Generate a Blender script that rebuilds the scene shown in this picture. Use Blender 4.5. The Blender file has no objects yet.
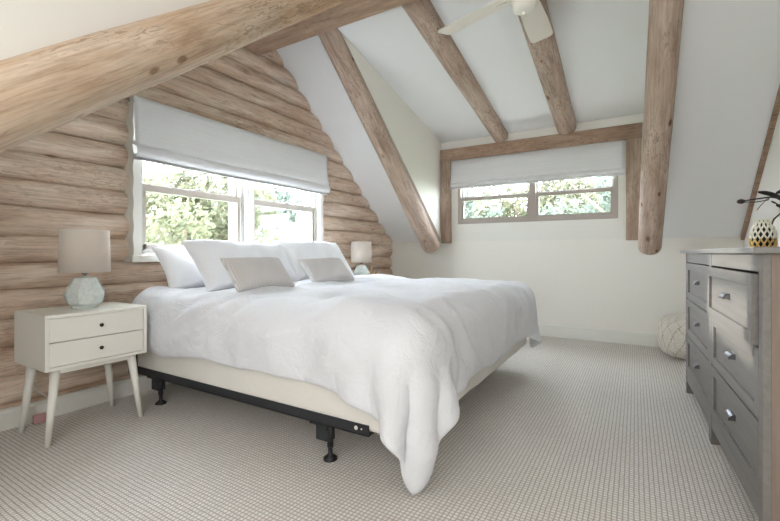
import bpy, bmesh, math, random
import numpy as np
from mathutils import Vector, Matrix, noise
R = math.radians
sc = bpy.context.scene
col = sc.collection
random.seed(7)

# ------------------------------------------------------------------ camera
cam_d = bpy.data.cameras.new('camera'); cam = bpy.data.objects.new('camera', cam_d); col.objects.link(cam)
cam.location = (0, 0, 1.0); cam.rotation_euler = (R(90), 0, R(30.8))
cam_d.sensor_width = 36; cam_d.lens = 411 / 780 * 36; cam_d.shift_y = -(260.5 - 253) / 780
cam_d.clip_start = .02; cam_d.clip_end = 200
sc.camera = cam
# ------------------------------------------------------------------ world, sun, lights, exposure
sc.view_settings.view_transform = 'Standard'; sc.view_settings.look = 'None'
sc.view_settings.gamma = 1; sc.view_settings.use_curve_mapping = False
sc.view_settings.exposure = 1.13
w = bpy.data.worlds.new('sky'); sc.world = w; w.use_nodes = True
bg = w.node_tree.nodes['Background']; bg.inputs['Color'].default_value = (.85, .92, 1, 1); bg.inputs['Strength'].default_value = 13
def lamp(name, kind, energy, color, loc, rot, **kw):
    d = bpy.data.lights.new(name, kind); d.energy = energy; d.color = color
    for k, v in kw.items(): setattr(d, k, v)
    o = bpy.data.objects.new(name, d); col.objects.link(o); o.location = loc; o.rotation_euler = rot
    return o
sun = lamp('sun', 'SUN', 2.0, (1, .93, .82), (-8, 4, 4), (0, 0, 0), angle=R(1.2))
sun.rotation_euler = Vector((1, -.2, -.175)).to_track_quat('-Z', 'Y').to_euler()
# added fill lamp before the closed rear wall; no window is built there
lamp('rear_fill', 'AREA', 15.5, (.95, .975, 1), (-.55, -3.12, 1.35), (R(90), 0, 0), shape='RECTANGLE', size=2.5, size_y=1.7)
# added fill lamp at the windowless right wall, out of view behind the camera
lamp('gable_fill', 'AREA', 23, (.95, .98, 1), (.885, -1.7, 1.75), (0, R(90), 0), shape='RECTANGLE', size=1.1, size_y=1.5)

# ------------------------------------------------------------------ helpers
def link(o): col.objects.link(o); return o
def meta(o, label=None, cat=None, group=None, kind=None):
    if label: o['label'] = label
    if cat: o['category'] = cat
    if group: o['group'] = group
    if kind: o['kind'] = kind
    return o
def obj(name, bm, mat, parent=None, smooth=False, loc=None):
    me = bpy.data.meshes.new(name); bm.to_mesh(me); bm.free()
    for m in (mat if isinstance(mat, (list, tuple)) else [mat]): me.materials.append(m)
    if smooth:
        for p in me.polygons: p.use_smooth = True
    o = link(bpy.data.objects.new(name, me))
    if parent: o.parent = parent
    if loc: o.location = loc
    return o
def empty(name, loc, rz=0, **k):
    o = link(bpy.data.objects.new(name, None)); o.location = loc; o.rotation_euler = (0, 0, rz); o.empty_display_size = .1
    return meta(o, **k)
def struct(name, bm, mat, smooth=False, parent=None):
    o = obj(name, bm, mat, parent, smooth); o['kind'] = 'structure'; return o
def copy_tree(o, parent=None):
    c = o.copy(); col.objects.link(c)
    if parent: c.parent = parent
    for ch in list(o.children): copy_tree(ch, c)
    return c
def BM(): return bmesh.new()
def box(bm, x0, x1, y0, y1, z0, z1, bev=0, seg=2):
    vs = [bm.verts.new((x, y, z)) for x in (x0, x1) for y in (y0, y1) for z in (z0, z1)]
    idx = [(0,1,3,2),(4,6,7,5),(0,4,5,1),(2,3,7,6),(0,2,6,4),(1,5,7,3)]
    fs = [bm.faces.new([vs[i] for i in f]) for f in idx]
    if bev:
        es = list({e for f in fs for e in f.edges})
        bmesh.ops.bevel(bm, geom=es, offset=bev, segments=seg, affect='EDGES', profile=.5)
    return fs
def prism(bm, poly, a, b, axis='x'):
    """polygon of (y,z) points extruded in x (axis='x') or (x,z) in y or (x,y) in z"""
    def P(p, t):
        return {'x': (t, p[0], p[1]), 'y': (p[0], t, p[1]), 'z': (p[0], p[1], t)}[axis]
    va = [bm.verts.new(P(p, a)) for p in poly]; vb = [bm.verts.new(P(p, b)) for p in poly]
    bm.faces.new(va); bm.faces.new(vb[::-1])
    n = len(poly)
    for i in range(n): bm.faces.new((va[i], vb[i], vb[(i+1) % n], va[(i+1) % n]))
    bmesh.ops.recalc_face_normals(bm, faces=bm.faces)
def lathe(bm, prof, seg=32, cx=0, cy=0, jag=None, cap=True):
    rings = []
    for k, (r, z) in enumerate(prof):
        rings.append([bm.verts.new((cx + r*math.cos(2*math.pi*i/seg), cy + r*math.sin(2*math.pi*i/seg), z)) for i in range(seg)])
    for a, b in zip(rings, rings[1:]):
        for i in range(seg): bm.faces.new((a[i], a[(i+1) % seg], b[(i+1) % seg], b[i]))
    if cap:
        bm.faces.new(rings[0][::-1]); bm.faces.new(rings[-1])
def tube(bm, pts, rad, seg=8, cap=True):
    pts = [Vector(p) for p in pts]; rings = []
    n = len(pts)
    if not isinstance(rad, (list, tuple)): rad = [rad]*n
    up = None
    for i, p in enumerate(pts):
        t = (pts[min(i+1, n-1)] - pts[max(i-1, 0)]).normalized()
        if up is None: up = t.orthogonal().normalized()
        up = (up - t*up.dot(t)).normalized(); s = t.cross(up)
        rings.append([bm.verts.new(p + (up*math.cos(2*math.pi*k/seg) + s*math.sin(2*math.pi*k/seg))*rad[i]) for k in range(seg)])
    for a, b in zip(rings, rings[1:]):
        for i in range(seg): bm.faces.new((a[i], a[(i+1) % seg], b[(i+1) % seg], b[i]))
    if cap: bm.faces.new(rings[0][::-1]); bm.faces.new(rings[-1])
    bmesh.ops.recalc_face_normals(bm, faces=bm.faces)
def sweep(bm, prof, a, b, axis='y', n=1, wob=None, closed=False):
    """a profile of (p,z) swept in y (or x) as a sheet"""
    rows = []
    for k in range(n+1):
        t = a + (b-a)*k/n; row = []
        for j, (p, z) in enumerate(prof):
            dp, dz = wob(t, j, p, z) if wob else (0, 0)
            row.append(bm.verts.new((p+dp, t, z+dz) if axis == 'y' else (t, p+dp, z+dz)))
        rows.append(row)
    m = len(prof)
    for r0, r1 in zip(rows, rows[1:]):
        for j in range(m if closed else m-1): bm.faces.new((r0[j], r0[(j+1) % m], r1[(j+1) % m], r1[j]))
    if closed: bm.faces.new(rows[0]); bm.faces.new(rows[-1][::-1])
    bmesh.ops.recalc_face_normals(bm, faces=bm.faces)

# ------------------------------------------------------------------ materials
def srgb(c):
    def f(v):
        v /= 255.; return v/12.92 if v <= .04045 else ((v+.055)/1.055)**2.4
    return tuple(f(v) for v in c) + (1,)
class Mat:
    def __init__(s, name, color=(200, 200, 200), rough=.6, metal=0, spec=.5, **kw):
        s.m = bpy.data.materials.new(name); s.m.use_nodes = True; s.nt = s.m.node_tree
        s.b = s.nt.nodes['Principled BSDF']; s.b.inputs['Base Color'].default_value = srgb(color)
        s.b.inputs['Roughness'].default_value = rough; s.b.inputs['Metallic'].default_value = metal
        s.b.inputs['Specular IOR Level'].default_value = spec
        for k, v in kw.items(): s.b.inputs[k].default_value = v
    def n(s, t, **kw):
        x = s.nt.nodes.new(t)
        for k, v in kw.items():
            if k.startswith('i_'): x.inputs[k[2:].replace('_', ' ')].default_value = v
            else: setattr(x, k, v)
        return x
    def l(s, a, b): s.nt.links.new(a, b)
    def coord(s, scale=(1, 1, 1), kind='Object', rot=(0, 0, 0)):
        t = s.n('ShaderNodeTexCoord'); m = s.n('ShaderNodeMapping'); m.inputs['Scale'].default_value = scale
        m.inputs['Rotation'].default_value = rot
        s.l(t.outputs[kind], m.inputs['Vector']); return m.outputs[0]
    def noise(s, vec, scale=5, detail=3, rough=.5, dist=0):
        x = s.n('ShaderNodeTexNoise'); x.inputs['Scale'].default_value = scale; x.inputs['Detail'].default_value = detail
        x.inputs['Roughness'].default_value = rough; x.inputs['Distortion'].default_value = dist
        s.l(vec, x.inputs['Vector']); return x.outputs['Fac']
    def ramp(s, fac, stops):
        r = s.n('ShaderNodeValToRGB'); e = r.color_ramp.elements
        while len(e) < len(stops): e.new(.5)
        for k, (p, c) in enumerate(stops):
            e[k].position = p; e[k].color = srgb(c) if len(c) == 3 else c
        s.l(fac, r.inputs[0]); return r.outputs[0]
    def mix(s, fac, a, b, mode='MIX'):
        x = s.n('ShaderNodeMix', data_type='RGBA', blend_type=mode)
        if hasattr(fac, 'links'): s.l(fac, x.inputs[0])
        else: x.inputs[0].default_value = fac
        for v, i in ((a, 6), (b, 7)):
            if hasattr(v, 'links'): s.l(v, x.inputs[i])
            else: x.inputs[i].default_value = srgb(v)
        return x.outputs[2]
    def math(s, op, a, b=None, clamp=False):
        x = s.n('ShaderNodeMath', operation=op); x.use_clamp = clamp
        for v, i in ((a, 0), (b, 1)):
            if v is None: continue
            if hasattr(v, 'links'): s.l(v, x.inputs[i])
            else: x.inputs[i].default_value = v
        return x.outputs[0]
    def bump(s, h, strength=.3, dist=.01):
        x = s.n('ShaderNodeBump'); x.inputs['Strength'].default_value = strength; x.inputs['Distance'].default_value = dist
        s.l(h, x.inputs['Height']); s.l(x.outputs[0], s.b.inputs['Normal'])
    def base(s, c): s.l(c, s.b.inputs['Base Color'])

def wood(name, light, mid, dark, stain, axis, seed=0, rough=.62, knots=True, grain=.85):
    """peeled log: streaks that follow the grain axis, knots, beetle marks and orange stains"""
    s = Mat(name, mid, rough, spec=.3)
    def sc_(a, c): return tuple(a if k == axis else c for k in range(3))
    oi = s.n('ShaderNodeObjectInfo'); tc = s.n('ShaderNodeTexCoord')
    off = s.n('ShaderNodeVectorMath', operation='MULTIPLY_ADD')
    s.l(oi.outputs['Random'], off.inputs[0]); off.inputs[1].default_value = (13 + seed, 7, 19); s.l(tc.outputs['Object'], off.inputs[2])
    def mp(sv):
        m = s.n('ShaderNodeMapping'); m.inputs['Scale'].default_value = sv; s.l(off.outputs[0], m.inputs['Vector']); return m.outputs[0]
    g1 = s.noise(mp(sc_(1.6, 9)), 1.3, 6, .62, .5)
    g2 = s.noise(mp(sc_(5, 90)), 1, 3, .6)
    big = s.noise(mp(sc_(1.1, 3.2)), 1.0, 3, .55, .4)
    c = s.ramp(g1, [(.22, dark), (.42, mid), (.62, light)])
    c = s.mix(s.ramp(big, [(.50, (0, 0, 0)), (.72, (210, 210, 210))]), c, stain)
    fine = s.ramp(g2, [(.30, (150, 140, 132)), (.55, (255, 255, 255))])
    c = s.mix(.45*grain, c, fine, 'MULTIPLY')
    # beetle / drawknife scars
    sp = s.noise(mp(sc_(13, 50)), 1, 2, .5, 1.4); zone = s.noise(mp(sc_(1.6, 2.4)), 1.4, 1, .5)
    scar = s.math('MULTIPLY', s.ramp(sp, [(.55, (0, 0, 0)), (.60, (255, 255, 255))]), s.ramp(zone, [(.42 if axis == 0 else .48, (0, 0, 0)), (.6, (255, 255, 255))]))
    c = s.mix(s.math('MULTIPLY', scar, .38 if axis else .6), c, dark)
    crk = s.noise(mp(sc_(1.2, 22)), 1, 2, .4, .3)
    c = s.mix(s.math('MULTIPLY', s.ramp(crk, [(.492, (0, 0, 0)), (.5, (255, 255, 255)), (.508, (0, 0, 0))]), .45), c, dark)
    if knots:
        vo = s.n('ShaderNodeTexVoronoi'); s.l(mp(sc_(3.6, 6.5)), vo.inputs['Vector']); vo.inputs['Scale'].default_value = 1.0
        sep = s.n('ShaderNodeSeparateColor'); s.l(vo.outputs['Color'], sep.inputs[0])
        on = s.math('GREATER_THAN', sep.outputs[0], .15 if axis == 0 else .42)
        d = s.math('MULTIPLY', s.math('ADD', vo.outputs['Distance'], s.math('MULTIPLY', sp, .05)), s.math('ADD', .8, s.math('MULTIPLY', sep.outputs[1], 1.3)))
        k = s.ramp(d, [(.05, (70, 52, 40)), (.10, (165, 130, 104)), (.13, (105, 78, 60)), (.17, (205, 176, 148)), (.23, (255, 255, 255))])
        c = s.mix(s.math('MULTIPLY', on, s.math('ADD', .4, s.math('MULTIPLY', sep.outputs[2], .6))), c, s.mix(1, c, k, 'MULTIPLY'))
    s.base(c)
    s.bump(s.math('ADD', s.math('MULTIPLY', g2, .35), s.math('MULTIPLY', g1, .7)), .35, .012)
    return s.m
M = {}
M['wall_log'] = wood('whitewashed_log', (241, 224, 206), (226, 200, 178), (160, 130, 108), (208, 172, 140), 1)
M['rafter'] = wood('tan_log', (216, 196, 174), (196, 170, 144), (148, 118, 94), (204, 164, 124), 0)
M['rafter2'] = wood('grey_tan_log', (208, 188, 172), (184, 162, 146), (132, 110, 96), (184, 154, 130), 0, 3)
M['beam'] = wood('sawn_beam', (188, 160, 138), (166, 138, 118), (128, 102, 84), (172, 138, 112), 0, 5, knots=False)
M['post'] = wood('sawn_post', (192, 170, 152), (168, 145, 128), (112, 90, 74), (172, 142, 114), 2, 5)
def plain(name, color, rough=.6, bumps=None, **kw):
    s = Mat(name, color, rough, **kw)
    if bumps:
        sc_, st, di = bumps; s.bump(s.noise(s.coord(), sc_, 3), st, di)
    return s.m
M['wall_white'] = plain('warm_white_wall_paint', (238, 234, 226), .75, (60, .08, .004), spec=.25)
M['ceiling'] = plain('ceiling_paint', (243, 243, 243), .7, (50, .06, .004), spec=.3)
M['trim'] = plain('white_trim_paint', (232, 230, 222), .4)
M['vinyl'] = plain('taupe_window_frame', (172, 161, 152), .4)
M['vinyl_light'] = plain('pale_vinyl_frame', (180, 176, 172), .35)
M['cream'] = Mat('cream_lacquer', (240, 237, 228), .35).m
M['knob'] = plain('dark_bronze', (48, 42, 38), .35, metal=.7)
M['steel'] = plain('polished_nickel', (190, 190, 192), .22, metal=1)
M['pull'] = plain('brushed_pewter', (120, 120, 124), .3, metal=1)
M['black_metal'] = plain('black_powder_coat', (50, 52, 56), .45, metal=.3)
M['black_plastic'] = plain('black_plastic', (34, 34, 37), .5)
M['fan_white'] = plain('ivory_fan_enamel', (244, 240, 230), .35)
M['fan_blade'] = plain('washed_fan_blade', (240, 233, 222), .5)
M['dark_gap'] = plain('dark_chinking', (92, 74, 62), .9)
def fabric(name, color, rough=.9, scale=(400, 400, 400), wr=.25, sheen=.2, trans=0):
    s = Mat(name, color, rough, spec=.15); s.b.inputs['Sheen Weight'].default_value = sheen
    n1 = s.noise(s.coord(), 260, 2); n2 = s.noise(s.coord(), 8, 5, .55, 1.6)
    s.bump(s.math('ADD', s.math('MULTIPLY', n1, .12), n2), wr, .02)
    return s.m
M['duvet'] = fabric('white_cotton', (230, 230, 234), wr=.55)
M['pillow'] = fabric('white_pillow_cotton', (240, 240, 242), wr=.25)
M['sheet'] = fabric('ivory_box_spring_cover', (234, 230, 222), wr=.3)
s = Mat('linen_blind', (232, 232, 232), .9, spec=.1)
wv = s.noise(s.coord((3, 3, 420)), 1, 2); s.base(s.ramp(wv, [(.3, (228, 227, 228)), (.7, (240, 239, 240))]))
tr = s.n('ShaderNodeBsdfTranslucent'); tr.inputs['Color'].default_value = srgb((236, 234, 228)); mx = s.n('ShaderNodeMixShader'); mx.inputs[0].default_value = .07
s.l(s.b.outputs[0], mx.inputs[1]); s.l(tr.outputs[0], mx.inputs[2]); s.l(mx.outputs[0], s.nt.nodes['Material Output'].inputs[0]); M['blind'] = s.m
s = Mat('linen_lamp_shade', (226, 216, 198), .9, spec=.1)
wv = s.noise(s.coord((30, 30, 500)), 1, 2); s.base(s.ramp(wv, [(.3, (236, 228, 220)), (.7, (248, 243, 237))])); s.bump(wv, .2, .002)
tr = s.n('ShaderNodeBsdfTranslucent'); tr.inputs['Color'].default_value = srgb((246, 236, 226)); mx = s.n('ShaderNodeMixShader'); mx.inputs[0].default_value = .55
s.l(s.b.outputs[0], mx.inputs[1]); s.l(tr.outputs[0], mx.inputs[2]); s.l(mx.outputs[0], s.nt.nodes['Material Output'].inputs[0]); M['shade'] = s.m
s = Mat('celadon_glaze', (186, 202, 198), .22); s.base(s.ramp(s.noise(s.coord(), 60, 3), [(.35, (208, 216, 212)), (.7, (226, 231, 227))])); M['glaze'] = s.m
# grey lumbar cushion: fine ribbed weave
s = Mat('grey_ribbed_weave', (190, 184, 180), .9, spec=.15)
ww = s.n('ShaderNodeTexWave'); ww.bands_direction = 'X'; ww.inputs['Scale'].default_value = 30; ww.inputs['Distortion'].default_value = .6
s.l(s.coord(), ww.inputs['Vector']); s.base(s.ramp(ww.outputs['Fac'], [(.1, (202, 197, 194)), (.8, (222, 217, 214))])); s.bump(ww.outputs['Fac'], .5, .004); M['lumbar'] = s.m
# carpet: small woven loops in rows
s = Mat('woven_loop_carpet', (190, 180, 170), .95, spec=.1)
co = s.coord()
br = s.n('ShaderNodeTexBrick'); br.offset = 0; br.inputs['Scale'].default_value = 1; br.inputs['Brick Width'].default_value = .0185; br.inputs['Row Height'].default_value = .0185
br.inputs['Mortar Size'].default_value = .0040; br.inputs['Mortar Smooth'].default_value = .8
br.inputs['Color1'].default_value = srgb((250, 245, 239)); br.inputs['Color2'].default_value = srgb((240, 234, 227)); br.inputs['Mortar'].default_value = srgb((194, 186, 179))
nv = s.n('ShaderNodeTexNoise'); nv.inputs['Scale'].default_value = 22; nv.inputs['Detail'].default_value = 2; s.l(co, nv.inputs['Vector'])
vm = s.n('ShaderNodeVectorMath', operation='MULTIPLY_ADD'); s.l(nv.outputs['Color'], vm.inputs[0]); vm.inputs[1].default_value = (.007, .007, 0); s.l(co, vm.inputs[2]); s.l(vm.outputs[0], br.inputs['Vector'])
nn = s.noise(co, 240, 2); n3 = s.noise(co, 1.3, 3)
c = s.mix(.15, br.outputs['Color'], s.ramp(nn, [(.3, (150, 150, 150)), (.7, (255, 255, 255))]), 'MULTIPLY')
c = s.mix(.1, c, s.ramp(n3, [(.35, (225, 220, 215)), (.65, (255, 255, 255))]), 'MULTIPLY')
s.base(c); s.bump(s.math('SUBTRACT', 1.0, br.outputs['Fac']), .5, .004); M['carpet'] = s.m
# dresser: grey-brown stained wood
def stained(name, c0, c1, axis, rough=.45):
    s = Mat(name, c0, rough, spec=.4)
    g = s.noise(s.coord(tuple(2 if k == axis else 40 for k in range(3))), 1.2, 4, .6, .3)
    s.base(s.ramp(g, [(.3, c0), (.7, c1)])); s.bump(g, .08, .003); return s.m
M['dresser'] = stained('grey_stained_wood', (122, 118, 115), (136, 132, 128), 1)
M['dresser_top'] = stained('grey_stained_top', (128, 126, 124), (142, 140, 138), 1, .35)
M['dresser_side'] = stained('brown_grey_side_panel', (132, 116, 105), (148, 132, 121), 2)
M['gold'] = plain('gold_leaf', (212, 178, 110), .3, metal=.8)
M['vase_white'] = plain('cream_ceramic', (236, 230, 212), .35)
M['vase_dark'] = plain('dark_vase_inside', (40, 32, 26), .6)
M['dark_botanical'] = plain('dark_dried_stem', (44, 38, 38), .6)
M['orna'] = plain('turned_pale_wood', (196, 158, 128), .6)
M['pink'] = plain('faded_pink_cloth', (196, 150, 148), .9)
s = Mat('glass', (255, 255, 255)); s.nt.nodes.remove(s.b)
tp = s.n('ShaderNodeBsdfTransparent'); tp.inputs[0].default_value = (.95, .97, .97, 1); gl = s.n('ShaderNodeBsdfGlossy'); gl.inputs['Roughness'].default_value = .02
mx = s.n('ShaderNodeMixShader'); mx.inputs[0].default_value = .035
s.l(tp.outputs[0], mx.inputs[1]); s.l(gl.outputs[0], mx.inputs[2]); s.l(mx.outputs[0], s.nt.nodes['Material Output'].inputs[0]); M['glass'] = s.m
# pouf: cream wool with brown diamond lattice
s = Mat('moroccan_wool', (214, 206, 190), .95, spec=.1)
co = s.coord(kind='UV')
n0 = s.noise(co, 9, 2); sp = s.n('ShaderNodeSeparateXYZ'); s.l(co, sp.inputs[0])
def tri(ex): return s.math('ABSOLUTE', s.math('SUBTRACT', s.math('FRACT', ex), .5))
ux = s.math('ADD', s.math('MULTIPLY', sp.outputs[0], 11), s.math('MULTIPLY', n0, .5)); vy = s.math('ADD', s.math('MULTIPLY', sp.outputs[1], 3.4), s.math('MULTIPLY', n0, .6))
a = tri(s.math('ADD', ux, vy)); b = tri(s.math('SUBTRACT', ux, vy))
ln = s.math('MINIMUM', a, b)
nz = s.noise(co, 60, 3)
c = s.ramp(s.math('ADD', ln, s.math('MULTIPLY', nz, .2)), [(.08, (150, 136, 122)), (.15, (228, 221, 208))])
s.base(c); s.bump(s.math('ADD', nz, s.noise(s.coord(), 45, 3)), .8, .015); M['pouf'] = s.m
# outdoors
def leaf(name, c0, c1):
    s = Mat(name, c0, .7, spec=.2); oi = s.n('ShaderNodeNewGeometry')
    s.base(s.ramp(oi.outputs['Random Per Island'], [(0, c0), (1, c1)]))
    tr = s.n('ShaderNodeBsdfTranslucent'); tr.inputs['Color'].default_value = srgb(c1); mx = s.n('ShaderNodeMixShader'); mx.inputs[0].default_value = .45
    s.l(s.b.outputs[0], mx.inputs[1]); s.l(tr.outputs[0], mx.inputs[2]); s.l(mx.outputs[0], s.nt.nodes['Material Output'].inputs[0]); return s.m
M['leaf_a'] = leaf('bright_leaf', (74, 80, 64), (124, 122, 98)); M['leaf_b'] = leaf('blue_green_leaf', (72, 82, 74), (110, 118, 106))
M['bark'] = plain('grey_bark', (120, 105, 90), .9)
M['grass'] = plain('lawn', (96, 110, 80), .9)
M['siding'] = plain('pale_siding', (205, 210, 213), .8); M['roofing'] = plain('grey_roofing', (150, 156, 160), .8)

# ------------------------------------------------------------------ room shell
YB = 5.22                                    # knee wall face
def zm(y): return 1.176 + .816*(5.2 - y)     # main slope
def zd(y): return 2.51 + .219*(5.2 - y)      # dormer ceiling
def zo(y): return 1.09 + .8*y                # opposite slope
XL, XR, YR = -3.27, .915, -3.2
RY = 2.68
b = BM(); box(b, XL-.2, XR+.15, YR-.1, YB+.3, -.12, 0); struct('floor', b, M['carpet'])
# wall_back: knee wall with the dormer front above it, one mesh with the window opening
WX0, WX1, WZ0, WZ1 = -2.04, -.16, 1.385, 2.10
b = BM()
box(b, XL-.1, XR+.1, YB, YB+.14, 0, 1.385); box(b, XL-.1, WX0, YB, YB+.14, 1.385, 2.62); box(b, WX1, XR+.1, YB, YB+.14, 1.385, 2.62)
box(b, WX0, WX1, YB, YB+.14, WZ1, 2.62); struct('wall_back', b, M['wall_white'])
b = BM(); box(b, XR, XR+.12, YR-.1, YB+.1, -.02, 3.5); struct('wall_right', b, M['wall_white'])
b = BM(); box(b, XL-.1, XR+.1, YR-.1, YR, 0, 2.9); struct('wall_rear', b, M['wall_white'])
# ceilings: main slope either side of the dormer, dormer ceiling, opposite slope, rear ceiling
def slab(x0, x1, y0, y1, f, th=.1):
    b = BM(); prism(b, [(y0, f(y0)), (y1, f(y1)), (y1, f(y1)+th), (y0, f(y0)+th)], x0, x1); return b
CL = -2.28; CR = .13
struct('ceiling', slab(XL-.1, CL-.08, 2.62, YB+.02, zm), M['ceiling'])
struct('ceiling.001', slab(CR+.08, XR+.02, 2.62, YB+.02, zm), M['ceiling'])
struct('ceiling.002', slab(CL-.08, CR+.08, 2.62, YB+.1, zd), M['ceiling'])
struct('ceiling.003', slab(XL-.1, -1.95, .05, 2.7, zo), M['ceiling'])
struct('ceiling.004', slab(-2.05, XR+.1, YR-.1, 2.6, lambda y: 3.065 - .219*(2.66-y)*.5), M['ceiling'])
yi = 5.2 - 1.334/.597
b = BM(); prism(b, [(YB, zm(YB)-.0), (YB, zd(YB)), (yi, zd(yi))], CL-.08, CL); struct('wall_dormer_left', b, M['wall_white'])
b = BM(); prism(b, [(YB, zm(YB)-.0), (YB, zd(YB)), (yi, zd(yi))], CR, CR+.08); struct('wall_dormer_right', b, M['wall_white'])
b = BM(); prism(b, [(YR, 0), (.05, 0), (.05, zo(.05)), (2.55, zo(2.55)), (2.55, 3.2), (YR, 3.2)], -2.05, -1.95); struct('wall_cheek', b, M['wall_white'])
b = BM(); box(b, XL-.1, -2.05, -.05, .05, 0, 1.3); struct('wall_knee', b, M['wall_white'])

# wall_left: courses of peeled logs, cut round the window
LY0, LY1, LZ0, LZ1 = 1.555, 3.57, .965, 2.03
CX = -3.15; pitch = .1635; zb = 1.108 - 7*pitch
b = BM()
def log_course(b, y0, y1, zc, r, seed, seg=20):
    n = max(2, int((y1-y0)/.05)); rows = []
    for i in range(n+1):
        y = y0 + (y1-y0)*i/n; row = []
        zz = zc + .010*noise.noise(Vector((y*.55, seed*3.1, 0))) ; 
        for j in range(seg+1):
            a = -R(105) + R(210)*j/seg
            rr = r*(1 + .045*noise.noise(Vector((y*1.3, math.cos(a)*1.2+seed*5, math.sin(a)*1.2))) + .02*noise.noise(Vector((y*5, math.cos(a)*3+seed*5, math.sin(a)*3))))
            ca = math.cos(a); row.append(b.verts.new((CX + rr*math.copysign(abs(ca)**.8, ca), y, zz + rr*math.sin(a)*1.02)))
        rows.append(row)
    for p, q in zip(rows, rows[1:]):
        for j in range(seg): b.faces.new((p[j], q[j], q[j+1], p[j+1]))
    b.faces.new(rows[0][::-1]); b.faces.new(rows[-1])
for k in range(21):
    zc = zb + pitch*(k+.5); lo = zc - pitch/2; hi = zc + pitch/2
    ya = max(.0, (lo-1.09)/.8 - .25); yb_ = min(YB-.01, 5.2 - (lo-1.176)/.816 + .22)
    if yb_ - ya < .1: continue
    r = .0862 + .0025*((k*37) % 5 - 2)
    if hi > LZ0-.01 and lo < LZ1+.02:
        log_course(b, ya, LY0-.0, zc, r, k); log_course(b, LY1, yb_, zc, r, k+.3)
    else: log_course(b, ya, yb_, zc, r, k)
nlog = len(b.faces)
# dark sealed backing behind the courses (with the same opening)
def backing(y0, y1, z0, z1): return box(b, -3.24, CX+.02, y0, y1, z0, z1)
backing(0, LY0, 0, 3.3); backing(LY1, YB+.05, 0, 3.3); backing(LY0, LY1, 0, LZ0); backing(LY0, LY1, LZ1, 3.3)
b.faces.ensure_lookup_table()
for f in b.faces[nlog:]: f.material_index = 1
o = struct('wall_left', b, [M['wall_log'], M['dark_gap']], smooth=True)
b = BM(); box(b, XL-.1, XL+.03, YR-.1, .02, 0, 3); struct('wall_left.001', b, M['wall_white'])
# baseboards
b = BM(); prism(b, [(-3.09, 0), (-3.05, 0), (-3.05, .095), (-3.065, .112), (-3.09, .112)], .02, YB, 'y'); struct('baseboard_left', b, M['trim'])
b = BM(); prism(b, [(YB, 0), (YB-.022, 0), (YB-.022, .13), (YB-.012, .145), (YB, .145)], -3.05, XR); struct('baseboard_back', b, M['trim'])
b = BM(); box(b, XR-.02, XR, YR, YB-.02, 0, .14, .004); struct('baseboard_right', b, M['trim'])
# brown scribe strip where the slope meets the right wall
b = BM(); prism(b, [(2.9, zm(2.9)-.05), (YB-.02, zm(YB-.02)-.05), (YB-.02, zm(YB-.02)), (2.9, zm(2.9))], XR-.03, XR); struct('trim_1', b, M['beam'])
# pale strip above the dormer header
b = BM(); box(b, CL, CR, YB-.03, YB, 2.40, 2.505); struct('trim_2', b, M['wall_white'])

# ------------------------------------------------------------------ windows
def scribed_board(b, y_in, y_out, z0, z1, x0, x1):
    """flat casing whose outer edge is scribed to the logs"""
    n = 40; A = []; B = []
    for i in range(n+1):
        z = z0 + (z1-z0)*i/n
        ph = ((z - zb)/pitch) % 1; d = .008*(abs(ph-.5)*2)**2
        yo = y_out + (d if y_out > y_in else -d)
        A.append([b.verts.new(p) for p in ((x0, y_in, z), (x1, y_in, z), (x1, yo, z), (x0, yo, z))])
    for p, q in zip(A, A[1:]):
        for j in range(4): b.faces.new((p[j], p[(j+1) % 4], q[(j+1) % 4], q[j]))
    b.faces.new(A[0]); b.faces.new(A[-1]); bmesh.ops.recalc_face_normals(b, faces=b.faces)
win = empty('window_1', (0, 0, 0)); win['kind'] = 'structure'
b = BM()
scribed_board(b, 1.60, 1.545, .955, 2.06, -3.12, -3.0); scribed_board(b, 3.52, 3.57, .955, 2.06, -3.12, -3.0)
box(b, -3.16, -2.995, 1.535, 3.58, .935, .985, .003); box(b, -3.2, -3.02, 1.6, 3.52, .975, 1.0); box(b, -3.16, -3.0, 1.55, 3.57, 2.01, 2.06)
box(b, -3.22, -3.0, 2.525, 2.60, .98, 2.03, .003)
obj('window_casing', b, M['trim'], win)
for y0, y1 in ((1.60, 2.525), (2.60, 3.52)):
    b = BM(); x0, x1 = -3.22, -3.05
    box(b, x0, x1, y0, y0+.035, 1.0, 2.01, .003); box(b, x0, x1, y1-.035, y1, 1.0, 2.01, .003); box(b, x0, x1, y0, y1, 1.0, 1.028, .003)
    fr_ = obj('window_frame', b, M['vinyl_light'], win)
    b = BM(); x0, x1 = -3.10, -3.062          # lower sash
    box(b, x0, x1, y0+.035, y0+.062, 1.028, 1.495); box(b, x0, x1, y1-.062, y1-.035, 1.028, 1.495); box(b, x0, x1, y0+.035, y1-.035, 1.028, 1.062); box(b, x0, x1+.008, y0+.035, y1-.035, 1.45, 1.502, .003)
    obj('sash', b, M['vinyl'], win)
    b = BM(); x0, x1 = -3.12, -3.10
    box(b, x0, x1, y0+.035, y0+.055, 1.48, 2.01); box(b, x0, x1, y1-.055, y1-.035, 1.48, 2.01); box(b, x0, x1, y0+.035, y1-.035, 1.478, 1.515)
    obj('sash', b, M['vinyl_light'], win)
    ym = (y0+y1)/2
    b = BM(); box(b, -3.062, -3.045, ym-.03, ym+.03, 1.50, 1.512, .003); box(b, -3.058, -3.035, ym-.006, ym+.02, 1.508, 1.52, .002); obj('sash_lock', b, M['vinyl_light'], win)
    b = BM(); box(b, -3.085, -3.081, y0+.0625, y1-.0625, 1.0625, 1.4495); obj('pane', b, M['glass'], win)
    b = BM(); box(b, -3.112, -3.108, y0+.0555, y1-.0555, 1.5155, 2.0); obj('pane', b, M['glass'], win)
win2 = empty('window_2', (0, 0, 0)); win2['kind'] = 'structure'
b = BM()
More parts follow.
